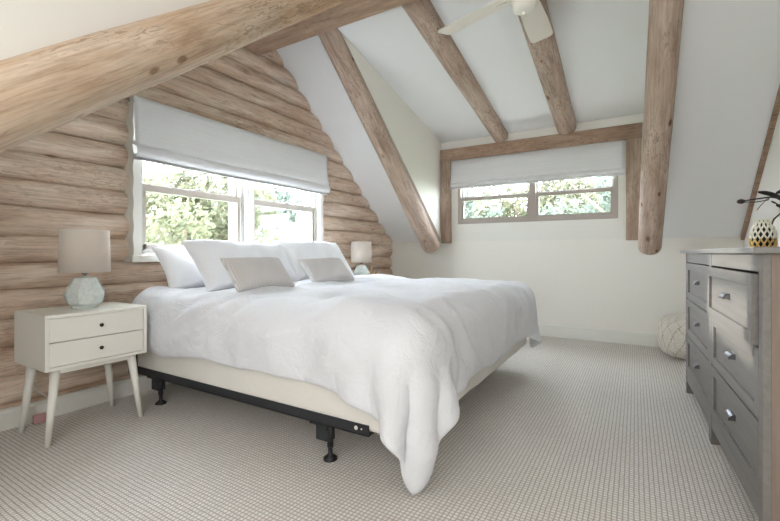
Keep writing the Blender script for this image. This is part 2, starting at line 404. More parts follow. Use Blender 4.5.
y0, y1 = YB-.012, YB+.0
box(b, -2.14, WX0, y0, y1, 1.28, 2.24); box(b, WX1, -.085, y0, y1, 1.28, 2.24); box(b, WX0, WX1, y0, y1, 1.28, 1.385); box(b, WX0, WX1, y0, y1, 2.05, 2.24)
obj('window_casing', b, M['trim'], win2)
b = BM(); box(b, -2.14, -.085, YB-.006, YB, 1.155, 1.277); obj('apron_panel', b, M['trim'], win2)
b = BM(); f0, f1 = YB-.02, YB+.07; t = .04; xm = -1.075
box(b, WX0, WX0+t, f0, f1, WZ0, WZ1, .003); box(b, WX1-t, WX1, f0, f1, WZ0, WZ1, .003); box(b, WX0+t, WX1-t, f0, f1, WZ0, WZ0+t, .003); box(b, WX0+t, WX1-t, f0, f1, WZ1-t, WZ1, .003); box(b, xm-.035, xm+.035, f0, f1, WZ0+t, WZ1-t, .003)
obj('window_frame', b, M['vinyl'], win2)
for a_, c_ in ((WX0+t, xm-.035), (xm+.035, WX1-t)):
    b = BM(); g0, g1 = YB+.0, YB+.035
    box(b, a_, a_+.035, g0, g1, WZ0+t, 1.735); box(b, c_-.035, c_, g0, g1, WZ0+t, 1.735); box(b, a_+.035, c_-.035, g0, g1, WZ0+t, WZ0+t+.035); box(b, a_, c_, g0-.006, g1, 1.69, 1.735, .003)
    obj('sash', b, M['vinyl'], win2)
    b = BM(); box(b, a_, a_+.02, g1, g1+.03, 1.71, WZ1-t); box(b, c_-.02, c_, g1, g1+.03, 1.71, WZ1-t); box(b, a_, c_, g1, g1+.03, 1.70, 1.75); obj('sash', b, M['vinyl_light'], win2)
    b = BM(); m_ = (a_+c_)/2; tube(b, [(m_-.035, g0-.012, 1.737), (m_-.03, g0-.016, 1.765), (m_, g0-.02, 1.775), (m_+.03, g0-.016, 1.765), (m_+.035, g0-.012, 1.737)], .004); obj('sash_lift', b, M['steel'], win2)
    b = BM(); box(b, a_+.0355, c_-.0355, g0+.015, g0+.019, WZ0+t+.0355, 1.6895); obj('pane', b, M['glass'], win2)
    b = BM(); box(b, a_+.0205, c_-.0205, g1+.012, g1+.016, 1.7505, WZ1-t-.001); obj('pane', b, M['glass'], win2)

# ------------------------------------------------------------------ logs and beams
def log_mesh(L, r0, r1, seed, seg=28, amp=.05, round0=False, round1=True, bow=0.0):
    b = BM(); n = int(L/.06); rows = []
    def ring(x, rs):
        t = x/L; r = (r0 + (r1-r0)*t)*rs; row = []
        for j in range(seg):
            a = 2*math.pi*j/seg
            k = 1 + amp*noise.noise(Vector((x*1.1, math.cos(a)*.9+seed*7, math.sin(a)*.9))) + amp*.4*noise.noise(Vector((x*5, math.cos(a)*2.5+seed*7, math.sin(a)*2.5)))
            oy = bow*math.sin(math.pi*t)
            row.append(b.verts.new((x, r*k*math.cos(a)+oy, r*k*math.sin(a))))
        rows.append(row)
    if round0:
        for q in (0.02, .3, .6, .85): ring(r0*.4*(1-math.sqrt(1-(1-q)**2)) if 0 else r0*.35*(1-q)**2*-1+r0*.35, q) if 0 else None
    for i in range(n+1): ring(L*i/n, 1)
    if round1:
        for q in (20, 40, 60, 78, 88): ring(L + r1*.45*math.sin(R(q)), math.cos(R(q)))
    for p, q in zip(rows, rows[1:]):
        for j in range(seg): b.faces.new((p[j], p[(j+1) % seg], q[(j+1) % seg], q[j]))
    b.faces.new(rows[0][::-1]); b.faces.new(rows[-1]); bmesh.ops.recalc_face_normals(b, faces=b.faces)
    return b
def log_between(name, p, q, r0, r1, seed, mat, label, cat='log beam', group=None, cut=None, **kw):
    p = Vector(p); q = Vector(q); d = q-p
    o = obj(name, log_mesh(d.length, r0, r1, seed, **kw), mat, None, True)
    o.location = p; o.rotation_euler = d.to_track_quat('X', 'Z').to_euler()
    if cut is not None:                      # plumb cut against the ridge beam
        bm = bmesh.new(); bm.from_mesh(o.data); mi = (Matrix.Translation(p) @ d.to_track_quat('X', 'Z').to_matrix().to_4x4()).inverted()
        bmesh.ops.bisect_plane(bm, geom=bm.verts[:]+bm.edges[:]+bm.faces[:], plane_co=mi @ Vector((0, cut, 3)), plane_no=mi.to_3x3() @ Vector((0, -1, 0)), clear_outer=True)
        bm.to_mesh(o.data); bm.free()
    return meta(o, label, cat, group)
log_between('log_rafter', (-2.40, 2.60, 3.33), (-2.325, 4.97, 1.09), .104, .112, 1, M['rafter2'], 'round log rafter falling between the log wall and the dormer, end near the far lamp', cut=2.73)
log_between('log_rafter', (.205, 2.60, 3.38), (.125, 4.95, 1.06), .098, .102, 2, M['rafter2'], 'round log rafter standing to the right of the dormer window, nearest the dresser', cut=2.73)
log_between('log_rafter', (-1.92, -.35, .81), (-1.92, 2.52, 3.077), .131, .124, 3, M['rafter'], 'thick pale log rafter crossing the top left corner in front of the log wall', round1=False)
log_between('log_rafter', (-1.50, 2.80, 3.02), (-1.46, YB, 2.475), .105, .092, 4, M['rafter2'], 'log rafter under the dormer ceiling nearest the log wall', amp=.04, round1=False)
log_between('log_rafter', (-.69, 2.80, 3.02), (-.69, YB, 2.475), .112, .108, 5, M['rafter2'], 'log rafter under the dormer ceiling, reaching the header above the middle of the dormer window', amp=.04, round1=False)
b = BM(); box(b, -3.3, 1.0, -.18, .18, -.15, .19, .012); o = obj('ridge_beam', b, M['beam']); o.location = (0, 2.54, 3.02); meta(o, 'sawn ridge beam running along the peak of the ceiling from the log wall', 'beam')
b = BM(); box(b, -1.1725, 1.1725, -.03, .03, -.08, .08, .005); o = obj('header_beam', b, M['beam']); o.location = (-1.1075, YB-.03, 2.32); meta(o, 'horizontal wooden header beam above the dormer window blind', 'beam')
b = BM(); box(b, -.07, .07, -.03, .03, 0, 1.105, .005); o = obj('window_post', b, M['post']); o.location = (-2.205, YB-.03, 1.135); meta(o, 'upright wooden post at the left side of the dormer window, beside the sloping log', 'post')
b = BM(); box(b, -.0725, .0725, -.03, .03, 0, 1.1, .005); o = obj('window_post', b, M['post']); o.location = (-.0125, YB-.03, 1.14); meta(o, 'upright wooden post at the right side of the dormer window, behind the round rafter', 'post')

# ------------------------------------------------------------------ blinds
def blind(axis, a, bb, prof, name, label, x_wall, wobs, depth):
    root = empty(name, (0, 0, 0), label=label, cat='blind')
    b = BM(); sweep(b, prof, a, bb, axis, 60, wobs); o = obj('blind_fabric', b, M['blind'], root, True)
    md = o.modifiers.new('thick', 'SOLIDIFY'); md.thickness = .004; md.offset = 0
    return root
# profile (offset from wall into the room, z) for the left blind
pl = [(-2.975, 2.085), (-2.955, 2.083), (-2.952, 2.05), (-2.95, 1.95), (-2.945, 1.87), (-2.935, 1.81), (-2.925, 1.775), (-2.93, 1.745), (-2.955, 1.75), (-2.968, 1.775), (-2.96, 1.775), (-2.94, 1.76), (-2.915, 1.73), (-2.905, 1.70), (-2.915, 1.672), (-2.94, 1.668), (-2.965, 1.69), (-2.965, 1.67), (-2.95, 1.648), (-2.93, 1.645)]
def wl(t, j, p, z):
    k = min(1, max(0, (2.08-z)/.3))
    return (.012*k*noise.noise(Vector((t*1.6, z*3, 1))), .014*k*noise.noise(Vector((t*1.1, z*2, 7))))
rb = blind('y', 1.525, 3.585, pl, 'roman_blind', 'wide off-white fabric roman blind half raised over the large window in the log wall', 0, wl, 0)
b = BM(); box(b, -3.02, -2.975, 1.53, 3.58, 2.05, 2.083); obj('headrail', b, M['trim'], rb)
pd = [(YB-.012-.0, 2.238), (YB-.045, 2.238), (YB-.047, 2.15), (YB-.05, 2.02), (YB-.055, 1.965), (YB-.065, 1.94), (YB-.06, 1.925), (YB-.045, 1.94), (YB-.05, 1.93), (YB-.068, 1.905), (YB-.072, 1.885), (YB-.06, 1.872), (YB-.045, 1.885), (YB-.05, 1.86), (YB-.06, 1.852)]
def wd(t, j, p, z):
    k = min(1, max(0, (2.2-z)/.3)); return (.005*k*noise.noise(Vector((t*2, z*3, 1))), .008*k*noise.noise(Vector((t*1.3, z*2, 17))))
rb = blind('x', -2.13, -.098, pd, 'roman_blind', 'smaller off-white fabric roman blind half raised over the dormer window', 0, wd, 0)
b = BM(); tube(b, [(-.125, YB-.04, 1.86), (-.128, YB-.035, 1.6), (-.12, YB-.03, 1.35), (-.105, YB-.03, 1.22), (-.10, YB-.03, 1.19)], .003); obj('pull_cord', b, M['trim'], rb)

# ------------------------------------------------------------------ ceiling fan
FX, FY, FZ = -.635, 2.80, 2.73
fan = empty('ceiling_fan', (FX, FY, FZ-.06), label='ivory five-bladed ceiling fan hanging below the ridge beam', cat='ceiling fan')
b = BM(); lathe(b, [(.02, .30), (.062, .30), (.07, .365), (.07, .375)], 24); obj('canopy', b, M['fan_white'], fan, True)
b = BM(); tube(b, [(0, 0, .1), (0, 0, .31)], .013, 12); obj('downrod', b, M['fan_white'], fan)
b = BM(); lathe(b, [(.03, .15), (.06, .14), (.10, .115), (.115, .08), (.115, .045), (.10, .03), (.085, .02), (.085, .0), (.075, -.015), (.072, -.05), (.05, -.065), (.02, -.07)], 36); obj('motor_housing', b, M['fan_white'], fan, True)
b = BM(); lathe(b, [(.012, -.068), (.016, -.075), (.014, -.085), (.004, -.09)], 16); obj('finial', b, M['fan_white'], fan, True)
a0 = math.atan2(3.006-FY, -1.305-FX)
for k in range(5):
    a = a0 - R(72)*k
    b = BM(); tube(b, [(.09, -.02, .055), (.14, -.022, .06), (.19, -.012, .062), (.24, -.01, .06)], [.012, .010, .010, .008]); tube(b, [(.09, .02, .055), (.14, .022, .06), (.19, .012, .062), (.24, .01, .06)], [.012, .010, .010, .008])
    ir = obj('blade_iron', b, M['fan_white'], fan, True); ir.rotation_euler = (0, 0, a)
    b = BM(); pts = [(.13, -.05), (.16, -.07), (.42, -.086), (.66, -.088), (.685, -.08), (.70, -.06), (.70, .06), (.685, .08), (.66, .088), (.42, .086), (.16, .07), (.13, .05)]
    prism(b, pts, .062, .069, 'z'); bmesh.ops.rotate(b, verts=b.verts, cent=(0, 0, .066), matrix=Matrix.Rotation(R(-12), 3, 'X'))
    bl = obj('fan_blade', b, M['fan_blade'], fan); bl.rotation_euler = (0, 0, a)

# ------------------------------------------------------------------ bed
BX0, BX1, BY0, BY1 = -2.95, -.81, 1.52, 3.72
bed = empty('bed_frame', (-1.9, 2.62, 0), label='black steel bed frame standing on short legs under the white bed', cat='bed frame')
def bp(b, *a, **k): box(b, a[0]+1.9, a[1]+1.9, a[2]-2.62, a[3]-2.62, a[4], a[5], **k)
for side, y in (('near', BY0), ('far', BY1)):
    s_ = 1 if side == 'near' else -1
    b = BM(); bp(b, -2.96, -1.016, min(y, y+.004*s_), max(y, y+.004*s_), .181, .231); bp(b, -2.96, -1.016, min(y, y+.045*s_), max(y, y+.045*s_), .181, .185)
    obj('side_rail', b, M['black_metal'], bed)
for x in (-2.72, -1.285):
    b = BM(); bp(b, x-.018, x+.018, BY0+.01, BY1-.01, .145, .181, bev=.002); obj('cross_rail', b, M['black_metal'], bed)
    for y in (BY0+.045, (BY0+BY1)/2, BY1-.045):
        b = BM(); bp(b, x-.06, x+.022, y-.022, y+.03, .088, .181, bev=.006)
        lg = obj('leg', b, M['black_metal'], bed)
        b = BM(); tube(b, [(x+1.9+.015, y-2.62, .18), (x+1.9+.015, y-2.62, .06)], .015, 14); lathe(b, [(.016, .07), (.011, .055), (.011, .028), (.018, .02), (.034, .008), (.034, 0)], 20, x+1.9+.015, y-2.62); obj('foot_glide', b, M['black_plastic'], lg, True)
    b = BM(); bp(b, x-.09, x-.02, BY0+.012, BY0+.03, .165, .181); obj('bracket', b, M['black_metal'], bed)
b = BM(); bp(b, -3.0, -2.94, BY0-.01, BY0+.02, .17, .33, bev=.002); obj('headboard_bracket', b, M['black_metal'], bed)
b = BM()
for xx, rr in ((-1.085, .0095), (-1.055, .004)):
    tmp = BM(); lathe(tmp, [(rr, 0), (rr, .002), (rr*.6, .004)], 14); bmesh.ops.rotate(tmp, verts=tmp.verts, cent=(0, 0, 0), matrix=Matrix.Rotation(R(90), 3, 'X')); bmesh.ops.translate(tmp, verts=tmp.verts, vec=(xx+1.9, BY0-.0-2.62, .209))
    me = bpy.data.meshes.new('t'); tmp.to_mesh(me); b.from_mesh(me); tmp.free(); bpy.data.meshes.remove(me)
o = obj('rivet', b, M['trim'], bed); o['label'] = 'white rivets at the foot end of the black rail'
def soft_box(x0, x1, y0, y1, z0, z1, r, seed, amp=.006, n=40):
    b = BM(); box(b, x0, x1, y0, y1, z0, z1, r, 5)
    bmesh.ops.subdivide_edges(b, edges=[e for e in b.edges if e.calc_length() > .3], cuts=n, use_grid_fill=True)
    for v in b.verts:
        q = v.co
        q += Vector((noise.noise(q*4+Vector((seed, 0, 0))), noise.noise(q*4+Vector((0, seed, 9))), noise.noise(q*5+Vector((3, 0, seed)))))*amp
    return b
o = obj('box_spring', soft_box(BX0+.01, BX1, BY0+.006, BY1-.006, .195, .44, .03, 2), M['sheet'], None, True); meta(o, 'ivory fitted box spring showing between the black frame and the duvet', 'box spring')
o = obj('mattress', soft_box(BX0+.01, BX1-.005, BY0+.01, BY1-.01, .445, .70, .10, 5), M['sheet'], None, True); meta(o, 'thick white mattress between the box spring and the duvet', 'mattress')

# duvet: a cloth relaxed over the mattress with numpy
def make_duvet():
    rng = np.random.default_rng(3)
    dx = .028
    X0, X1 = -2.90, BX1 + .325; Y0, Y1 = BY0 - .255, BY1 + .13
    nx = int((X1-X0)/dx)+1; ny = int((Y1-Y0)/dx)+1
    gx, gy = np.meshgrid(np.linspace(X0, X1, nx), np.linspace(Y0, Y1, ny), indexing='ij')
    P = np.stack([gx, gy, np.full_like(gx, .80)], -1)
    P[..., 2] += rng.normal(0, .004, gx.shape)
    def sm(a, k):
        for _ in range(k):
            a = (a + np.roll(a, 1, 0) + np.roll(a, -1, 0) + np.roll(a, 1, 1) + np.roll(a, -1, 1))/5
        return a
    ex = sm(rng.normal(0, 1, gx.shape), 14); ex = ex/ex.std()
    rest = 1.004 + .016*np.clip(ex, -1, 2)      # uneven slack gives wrinkles
    sx = (X1-X0)/(nx-1); sy = (Y1-Y0)/(ny-1)
    lo = np.array([BX0-.5, BY0+.0, -1]); hi = np.array([BX1+.035, BY1-.0, .705]); rr = .13; gap = .026
    V = np.zeros_like(P)
    def cons(P, A, B, L, k):
        a = P[A]; b_ = P[B]; d = b_-a; l = np.linalg.norm(d, axis=-1, keepdims=True)+1e-9
        c = (l-L)/l*d*.5*k
        P[A] += c; P[B] -= c
    S = slice
    sets = []
    def rl(A, B): return ((rest[A]+rest[B])/2)[..., None]
    for o_ in (0, 1):
        ia = S(o_, nx-1, 2); A = (np.arange(o_, nx-1, 2)[:, None], np.arange(ny)[None, :]); B = (A[0]+1, A[1]); sets.append((A, B, rl(A, B)*sx, 1.))
        A = (np.arange(nx)[:, None], np.arange(o_, ny-1, 2)[None, :]); B = (A[0], A[1]+1); sets.append((A, B, rl(A, B)*sy, 1.))
    dg = math.hypot(sx, sy)
    for o_ in (0, 1):
        A = (np.arange(o_, nx-1, 2)[:, None], np.arange(ny-1)[None, :]); B = (A[0]+1, A[1]+1); sets.append((A, B, rl(A, B)*dg, .5))
        A = (np.arange(o_, nx-1, 2)[:, None], np.arange(1, ny)[None, :]); B = (A[0]+1, A[1]-1); sets.append((A, B, rl(A, B)*dg, .5))
    for st, kk in ((2, .22), (4, .10)):
        for o_ in range(2*st):
            if o_ % (2*st) < st:
                idx = np.array([i for i in range(nx-st) if (i // st) % 2 == 0 and i % st == o_ % st]); idx2 = np.array([i for i in range(nx-st) if (i // st) % 2 == 1 and i % st == o_ % st])
                for I in (idx, idx2):
                    if len(I): A = (I[:, None], np.arange(ny)[None, :]); sets.append((A, (A[0]+st, A[1]), st*sx*1.005, kk))
                idx = np.array([i for i in range(ny-st) if (i // st) % 2 == 0 and i % st == o_ % st]); idx2 = np.array([i for i in range(ny-st) if (i // st) % 2 == 1 and i % st == o_ % st])
                for I in (idx, idx2):
                    if len(I): A = (np.arange(nx)[:, None], I[None, :]); sets.append((A, (A[0], A[1]+st), st*sy*1.005, kk))
    dt = .02
    for it in range(230):
        prev = P.copy()
        V[..., 2] -= 9.8*dt; V *= .965
        P = P + V*dt
        for _ in range(5):
            for A, B, L, k in sets: cons(P, A, B, L, k)
            # rounded box
            q = np.clip(P, lo+rr, hi-rr); d = P-q; l = np.linalg.norm(d, axis=-1, keepdims=True)
            ins = (l < rr+gap)
            n_ = np.where(l > 1e-6, d/np.maximum(l, 1e-6), np.array([0, 0, 1.]))
            newP = q + n_*(rr+gap)
            deep = (l <= 1e-6)[..., 0]
            P = np.where(ins, newP, P); P[deep, 2] = hi[2]+gap
            P[..., 2] = np.maximum(P[..., 2], .015)
            top = ins[..., 0] & (n_[..., 2] > .8)
            P[top, 0] = prev[top, 0]*.9 + P[top, 0]*.1; P[top, 1] = prev[top, 1]*.9 + P[top, 1]*.1
            P[0, :, 0] = X0
        V = (P-prev)/dt
        sp = np.linalg.norm(V, axis=-1, keepdims=True); V = np.where(sp > 2.5, V/np.maximum(sp, 1e-6)*2.5, V)
    # puffiness of the filling + long creases on the top
    puff = sm(rng.normal(0, 1, gx.shape), 30); puff /= puff.std()
    N = np.cross(np.gradient(P, axis=0), np.gradient(P, axis=1)); N /= np.linalg.norm(N, axis=-1, keepdims=True)+1e-9
    D = np.zeros(gx.shape)
    for i in range(nx):
        for j in range(ny):
            x, y = gx[i, j], gy[i, j]
            wx = .35*noise.noise(Vector((x*1.6, y*1.6, 3))); wy = .35*noise.noise(Vector((x*1.6, y*1.6, 8)))
            a1 = 1-abs(noise.noise(Vector(((x+wx)*2.0+(y+wy)*1.2, (y+wy)*5.0-(x+wx)*2.6, 0))))*2.4
            a2 = 1-abs(noise.noise(Vector(((x+wy)*4.5-(y+wx)*3.5, (y+wx)*10+(x+wy)*3, 5))))*2.4
            mask = .5+.5*min(1, max(-1, 3*noise.noise(Vector((x*1.5, y*1.5, 20)))))
            D[i, j] = .020*max(0, a1)**1.6 + .014*max(0, a2)**1.5*mask + .010*puff[i, j] + .004
            if y < BY0+.05 or y > BY1-.05:
                t = min(1, (BY0+.05-y)/.28) if y < BY0+.05 else min(1, (y-BY1+.05)/.24)
                D[i, j] += .030*t*(noise.noise(Vector((x*5.5, y*1.5, 40))) + .4) + .012*t*noise.noise(Vector((x*13, y*2.5, 41)))
                P[i, j, 2] += .035*t*noise.noise(Vector((x*2.6, 3, 42))) - .025*t*min(1, max(0, (x+1.25)/.15))*(y < 2)
            if x > BX1-.05:
                t = min(1, (x-BX1+.05)/.3)
                D[i, j] += .026*t*(noise.noise(Vector((y*5.5, x*1.5, 50))) + .15) + .012*t*noise.noise(Vector((y*13, x*2.5, 51)))
                P[i, j, 2] += .035*t*noise.noise(Vector((y*2.6, 3, 52)))
    edge = np.minimum(1, np.minimum(np.minimum(np.arange(nx)[::-1][:, None], 99), np.minimum(np.arange(ny)[None, :], np.arange(ny)[::-1][None, :]))/4.)
    P += N*(D*(.35+.65*edge))[..., None]
    b = BM(); vs = [[b.verts.new(P[i, j]) for j in range(ny)] for i in range(nx)]
    for i in range(nx-1):
        for j in range(ny-1): b.faces.new((vs[i][j], vs[i+1][j], vs[i+1][j+1], vs[i][j+1]))
    return b
dv = obj('duvet', make_duvet(), M['duvet'], None, True); meta(dv, 'large white duvet spread over the bed with one corner hanging almost to the carpet', 'duvet')
md = dv.modifiers.new('thick', 'SOLIDIFY'); md.thickness = .022; md.offset = 0
md = dv.modifiers.new('sub', 'SUBSURF'); md.levels = 1; md.render_levels = 1

# pillows
def pillow_bm(wd_, ht, th, seed, n=34, amp=1.0, flop=0.0):
    b = BM(); rows = {}
    for sgn in (1, -1):
        for i in range(n+1):
            for j in range(n+1):
                u = -1+2*i/n; v = -1+2*j/n
                edge = (i in (0, n) or j in (0, n))
                if edge and sgn == -1: rows[(sgn, i, j)] = rows[(1, i, j)]; continue
                px = u*(1-.08*(1-v*v)**1.0*abs(u)**2)*wd_/2; pz = v*(1-.14*(1-u*u)*abs(v)**2)*ht/2
                # edges of the outline bow slightly inward, corners stay pointed
                h = th/2*(max(0, (1-u**4)*(1-v**4)))**.55
                q = Vector((px*3.2+seed*5, pz*3.2, sgn*2.0))
                wr = noise.noise(q*1.2)*.022 + noise.noise(q*2.6)*.014 - .022*abs(noise.noise(Vector((px*7+seed, pz*3, sgn))))
                wr *= amp*min(1, 3*(1-max(abs(u), abs(v)))+.15)
                ex = flop*max(0, v)*max(0, v)
                rows[(sgn, i, j)] = b.verts.new((px, sgn*(h+wr)+ex, pz + ht/2 + .008*noise.noise(Vector((u*2, seed, 0)))))
    for sgn in (1, -1):
        for i in range(n):
            for j in range(n):
                f = [rows[(sgn, i, j)], rows[(sgn, i+1, j)], rows[(sgn, i+1, j+1)], rows[(sgn, i, j+1)]]
                b.faces.new(f if sgn == -1 else f[::-1])
    bmesh.ops.recalc_face_normals(b, faces=b.faces)
    return b
def pillow(name, loc, w_, h_, t_, lean, rz, mat, seed, label, cat, group=None, roll=0, **k):
    o = obj(name, pillow_bm(w_, h_, t_, seed, **k), mat, None, True)
    o.matrix_world = Matrix.Translation(loc) @ Matrix.Rotation(R(90)+rz, 4, 'Z') @ Matrix.Rotation(lean, 4, 'X') @ Matrix.Rotation(roll, 4, 'Y')
    md = o.modifiers.new('sub', 'SUBSURF'); md.levels = 1; md.render_levels = 1
    return meta(o, label, cat, group)
# local x -> world y, local +y -> world -x; negative lean tips the top towards the log wall
PW = 'white sleeping pillows'
pillow('pillow', (-2.72, 2.06, .735), .88, .385, .17, R(-35), R(0), M['pillow'], 1, 'white pillow at the back beside the window sill, half hidden and nearest the near nightstand', 'pillow')
pillow('pillow', (-2.42, 2.18, .735), .96, .46, .20, R(-40), R(0), M['pillow'], 2, 'large white pillow leaning behind the nearer grey lumbar cushion', 'pillow')
pillow('pillow', (-2.40, 2.92, .74), .86, .46, .19, R(-36), R(-2), M['pillow'], 3, 'large white pillow leaning behind the farther grey lumbar cushion', 'pillow')
pillow('lumbar_cushion', (-2.08, 1.92, .76), .48, .28, .12, R(-42), R(-4), M['lumbar'], 4, 'grey ribbed lumbar cushion leaning on the pillow nearest the near nightstand', 'cushion', amp=.35)
pillow('lumbar_cushion', (-2.10, 2.66, .76), .51, .27, .12, R(-44), R(-3), M['lumbar'], 5, 'grey ribbed lumbar cushion farther away, towards the far lamp', 'cushion', amp=.35)

# ------------------------------------------------------------------ nightstands and lamps
def make_nightstand():
    r = empty('nightstand', (0, 0, 0), label='cream two-drawer nightstand with splayed legs in front of the log wall, left of the bed', cat='nightstand')
    W, D, z0, z1 = .505, .40, .392, .68          # width in y, depth in x (front = +x)
    b = BM(); t = .018
    box(b, -D/2, D/2, -W/2, W/2, z1-t, z1, .002); box(b, -D/2, D/2, -W/2, W/2, z0, z0+t, .002)
    box(b, -D/2, D/2, -W/2, -W/2+t, z0+t, z1-t); box(b, -D/2, D/2, W/2-t, W/2, z0+t, z1-t); box(b, -D/2, -D/2+.01, -W/2+t, W/2-t, z0+t, z1-t)
    obj('body', b, M['cream'], r)
    hz = (z1-z0-2*t)/2
    for k in (0, 1):
        a = z0+t+hz*k
        b = BM(); box(b, D/2-.022, D/2-.004, -W/2+t+.002, W/2-t-.002, a+.002, a+hz-.002, .0015); box(b, -D/2+.02, D/2-.022, -W/2+t+.01, W/2-t-.01, a+.01, a+hz-.03)
        d = obj('drawer', b, M['cream'], r)
        b = BM(); lathe(b, [(.004, 0), (.004, .01), (.0095, .013), (.0105, .018), (.007, .022)], 16); bmesh.ops.rotate(b, verts=b.verts, cent=(0, 0, 0), matrix=Matrix.Rotation(R(90), 3, 'Y')); bmesh.ops.translate(b, verts=b.verts, vec=(D/2-.004, 0, a+hz/2)); obj('knob', b, M['knob'], d, True)
    b = BM(); box(b, D/2-.06, D/2-.035, -W/2+.05, W/2-.05, z0-.028, z0, .002); box(b, -D/2+.035, -D/2+.06, -W/2+.05, W/2-.05, z0-.028, z0, .002)
    box(b, -D/2+.05, D/2-.05, -W/2+.05, -W/2+.07, z0-.028, z0); box(b, -D/2+.05, D/2-.05, W/2-.07, W/2-.05, z0-.028, z0); obj('stretcher', b, M['cream'], r)
    for sx in (-1, 1):
        for sy in (-1, 1):
            b = BM(); tube(b, [(sx*(D/2-.055), sy*(W/2-.065), z0), (sx*(D/2-.03), sy*(W/2-.02), .0)], [.024, .0125], 16); obj('leg', b, M['cream'], r, True)
    return r
ns = make_nightstand(); ns.location = (-2.765, 1.145, 0)
n2 = copy_tree(ns); n2.location = (-2.765, 4.10, .0); n2['label'] = 'cream nightstand on the far side of the bed, under the far lamp'
def make_lamp():
    r = empty('table_lamp', (0, 0, 0), label='near table lamp', cat='table lamp')
    prof = [(.060, 0), (.064, .004), (.064, .014), (.088, .032), (.094, .046), (.102, .078), (.100, .094), (.072, .145), (.062, .168), (.056, .176), (.034, .182), (.024, .185)]
    b = BM(); seg = 9; rings = []
    for k, (rad, z) in enumerate(prof):
        sg = 36; rr = []
        for i in range(sg):
            a = 2*math.pi*i/sg; fa = (a % (2*math.pi/seg)) - math.pi/seg
            f = math.cos(math.pi/seg)/math.cos(fa) if 2 < k < 9 else 1
            rr.append(b.verts.new((rad*f*math.cos(a), rad*f*math.sin(a), z)))
        rings.append(rr)
    for p, q in zip(rings, rings[1:]):
        for i in range(36): b.faces.new((p[i], p[(i+1) % 36], q[(i+1) % 36], q[i]))
    b.faces.new(rings[0][::-1]); b.faces.new(rings[-1]); obj('lamp_base', b, M['glaze'], r)
    b = BM(); tube(b, [(0, 0, .18), (0, 0, .20)], .008, 10); tube(b, [(0, 0, .195), (0, 0, .25)], .016, 12); obj('socket', b, M['steel'], r, True)
    b = BM(); lathe(b, [(.01, .25), (.03, .28), (.032, .305), (.02, .33), (.004, .338)], 16); obj('bulb', b, M['vase_white'], r, True)
    b = BM(); lathe(b, [(.126, .208), (.120, .455)], 48, cap=False); o = obj('lamp_shade', b, M['shade'], r, True); md = o.modifiers.new('t', 'SOLIDIFY'); md.thickness = .003
    b = BM()
    for k in range(3):
        a = 2*math.pi*k/3+.4; tube(b, [(0, 0, .245), (.119*math.cos(a), .119*math.sin(a), .235)], .002, 6)
    obj('shade_spider', b, M['steel'], r)
    return r
lp = make_lamp(); lp.location = (-2.76, 1.15, .68); lp['label'] = 'table lamp with pale green faceted base and linen drum shade on the near nightstand'
l2 = copy_tree(lp); l2.location = (-2.80, 4.03, .68); l2['label'] = 'table lamp with linen drum shade beyond the pillows, on the far nightstand'
b = BM(); lathe(b, [(.026, 0), (.03, .006), (.02, .03), (.014, .042), (.022, .055), (.026, .07), (.02, .09), (.008, .10), (.012, .108), (.004, .118)], 20); lathe(b, [(.014, 0), (.018, .02), (.01, .05), (.013, .06), (.004, .07)], 14, .045, .02)
o = obj('wooden_ornament', b, M['orna'], None, True); o.location = (-2.78, 4.21, .68); o.scale = (1.25, 1.25, 1.35); meta(o, 'small turned wooden ornament beside the far lamp', 'ornament')
# near lamp's flex hanging behind the nightstand
b = BM(); tube(b, [(-2.985, .98, .60), (-2.99, .96, .45), (-2.985, .95, .3), (-2.985, 1.0, .2), (-2.99, 1.06, .14)], .003, 6); o = obj('power_cord', b, M['trim']); meta(o, 'thin pale lamp cord hanging down the logs behind the near nightstand', 'cord')
b = BM(); box(b, -.014, .014, -.03, .03, 0, .05, .006); bmesh.ops.subdivide_edges(b, edges=b.edges, cuts=2)
for v in b.verts: v.co += Vector((noise.noise(v.co*40), noise.noise(v.co*40+Vector((5, 0, 0))), 0))*.008
o = obj('cloth_scrap', b, M['pink'], None, True); o.location = (-3.0, 1.02, .005); meta(o, 'small faded pink scrap of cloth on the carpet against the baseboard under the nightstand', 'cloth')

# ------------------------------------------------------------------ dresser
DW, DD, DZ = 1.83, .52, .998
dr = empty('dresser', (.345, 2.735, 0), R(1.6), label='grey stained wooden dresser with six drawers against the right wall', cat='dresser')
# local: x = depth (0 front, + towards the wall), y along, near end = -DW/2
b = BM()
for yy in (-DW/2, DW/2-.03):
    b = BM(); box(b, .02, DD, yy, yy+.03, .055, DZ-.0); obj('side_panel', b, M['dresser_side'], dr)
for nm, c_ in (('top', 0),):
    b = BM(); box(b, -.035, DD+.005, -DW/2-.035, DW/2+.035, DZ, DZ+.022, .003); obj('dresser_top', b, M['dresser_top'], dr)
b = BM(); t = .045
box(b, -.004, .02, -DW/2, -DW/2+t, .0, DZ, .002); box(b, -.004, .02, DW/2-t, DW/2, .0, DZ, .002); box(b, -.004, .02, -.03, .03, .0, DZ, .002)
box(b, -.002, .018, -DW/2+t, DW/2-t, .935, DZ); 
for z in (.675, .421): box(b, .008, .018, -DW/2+t, DW/2-t, z-.006, z+.006)
box(b, -.002, .018, -DW/2+t, DW/2-t, .085, .155, .002)
obj('front_frame', b, M['dresser'], dr)
b = BM(); box(b, DD-.01, DD-.002, -DW/2+.03, DW/2-.03, .08, DZ); box(b, .03, DD-.02, -DW/2+.03, DW/2-.03, .085, .10); obj('back_panel', b, M['dresser_side'], dr)
for xx in (.0, DD-.045):
    for yy in (-DW/2, -.0225, DW/2-.045):
        b = BM(); box(b, xx+.001, xx+.046, yy+.001, yy+.044, 0, .084); obj('leg', b, M['dresser_side'], dr)
rows_ = ((.679, .927), (.424, .671), (.159, .416))
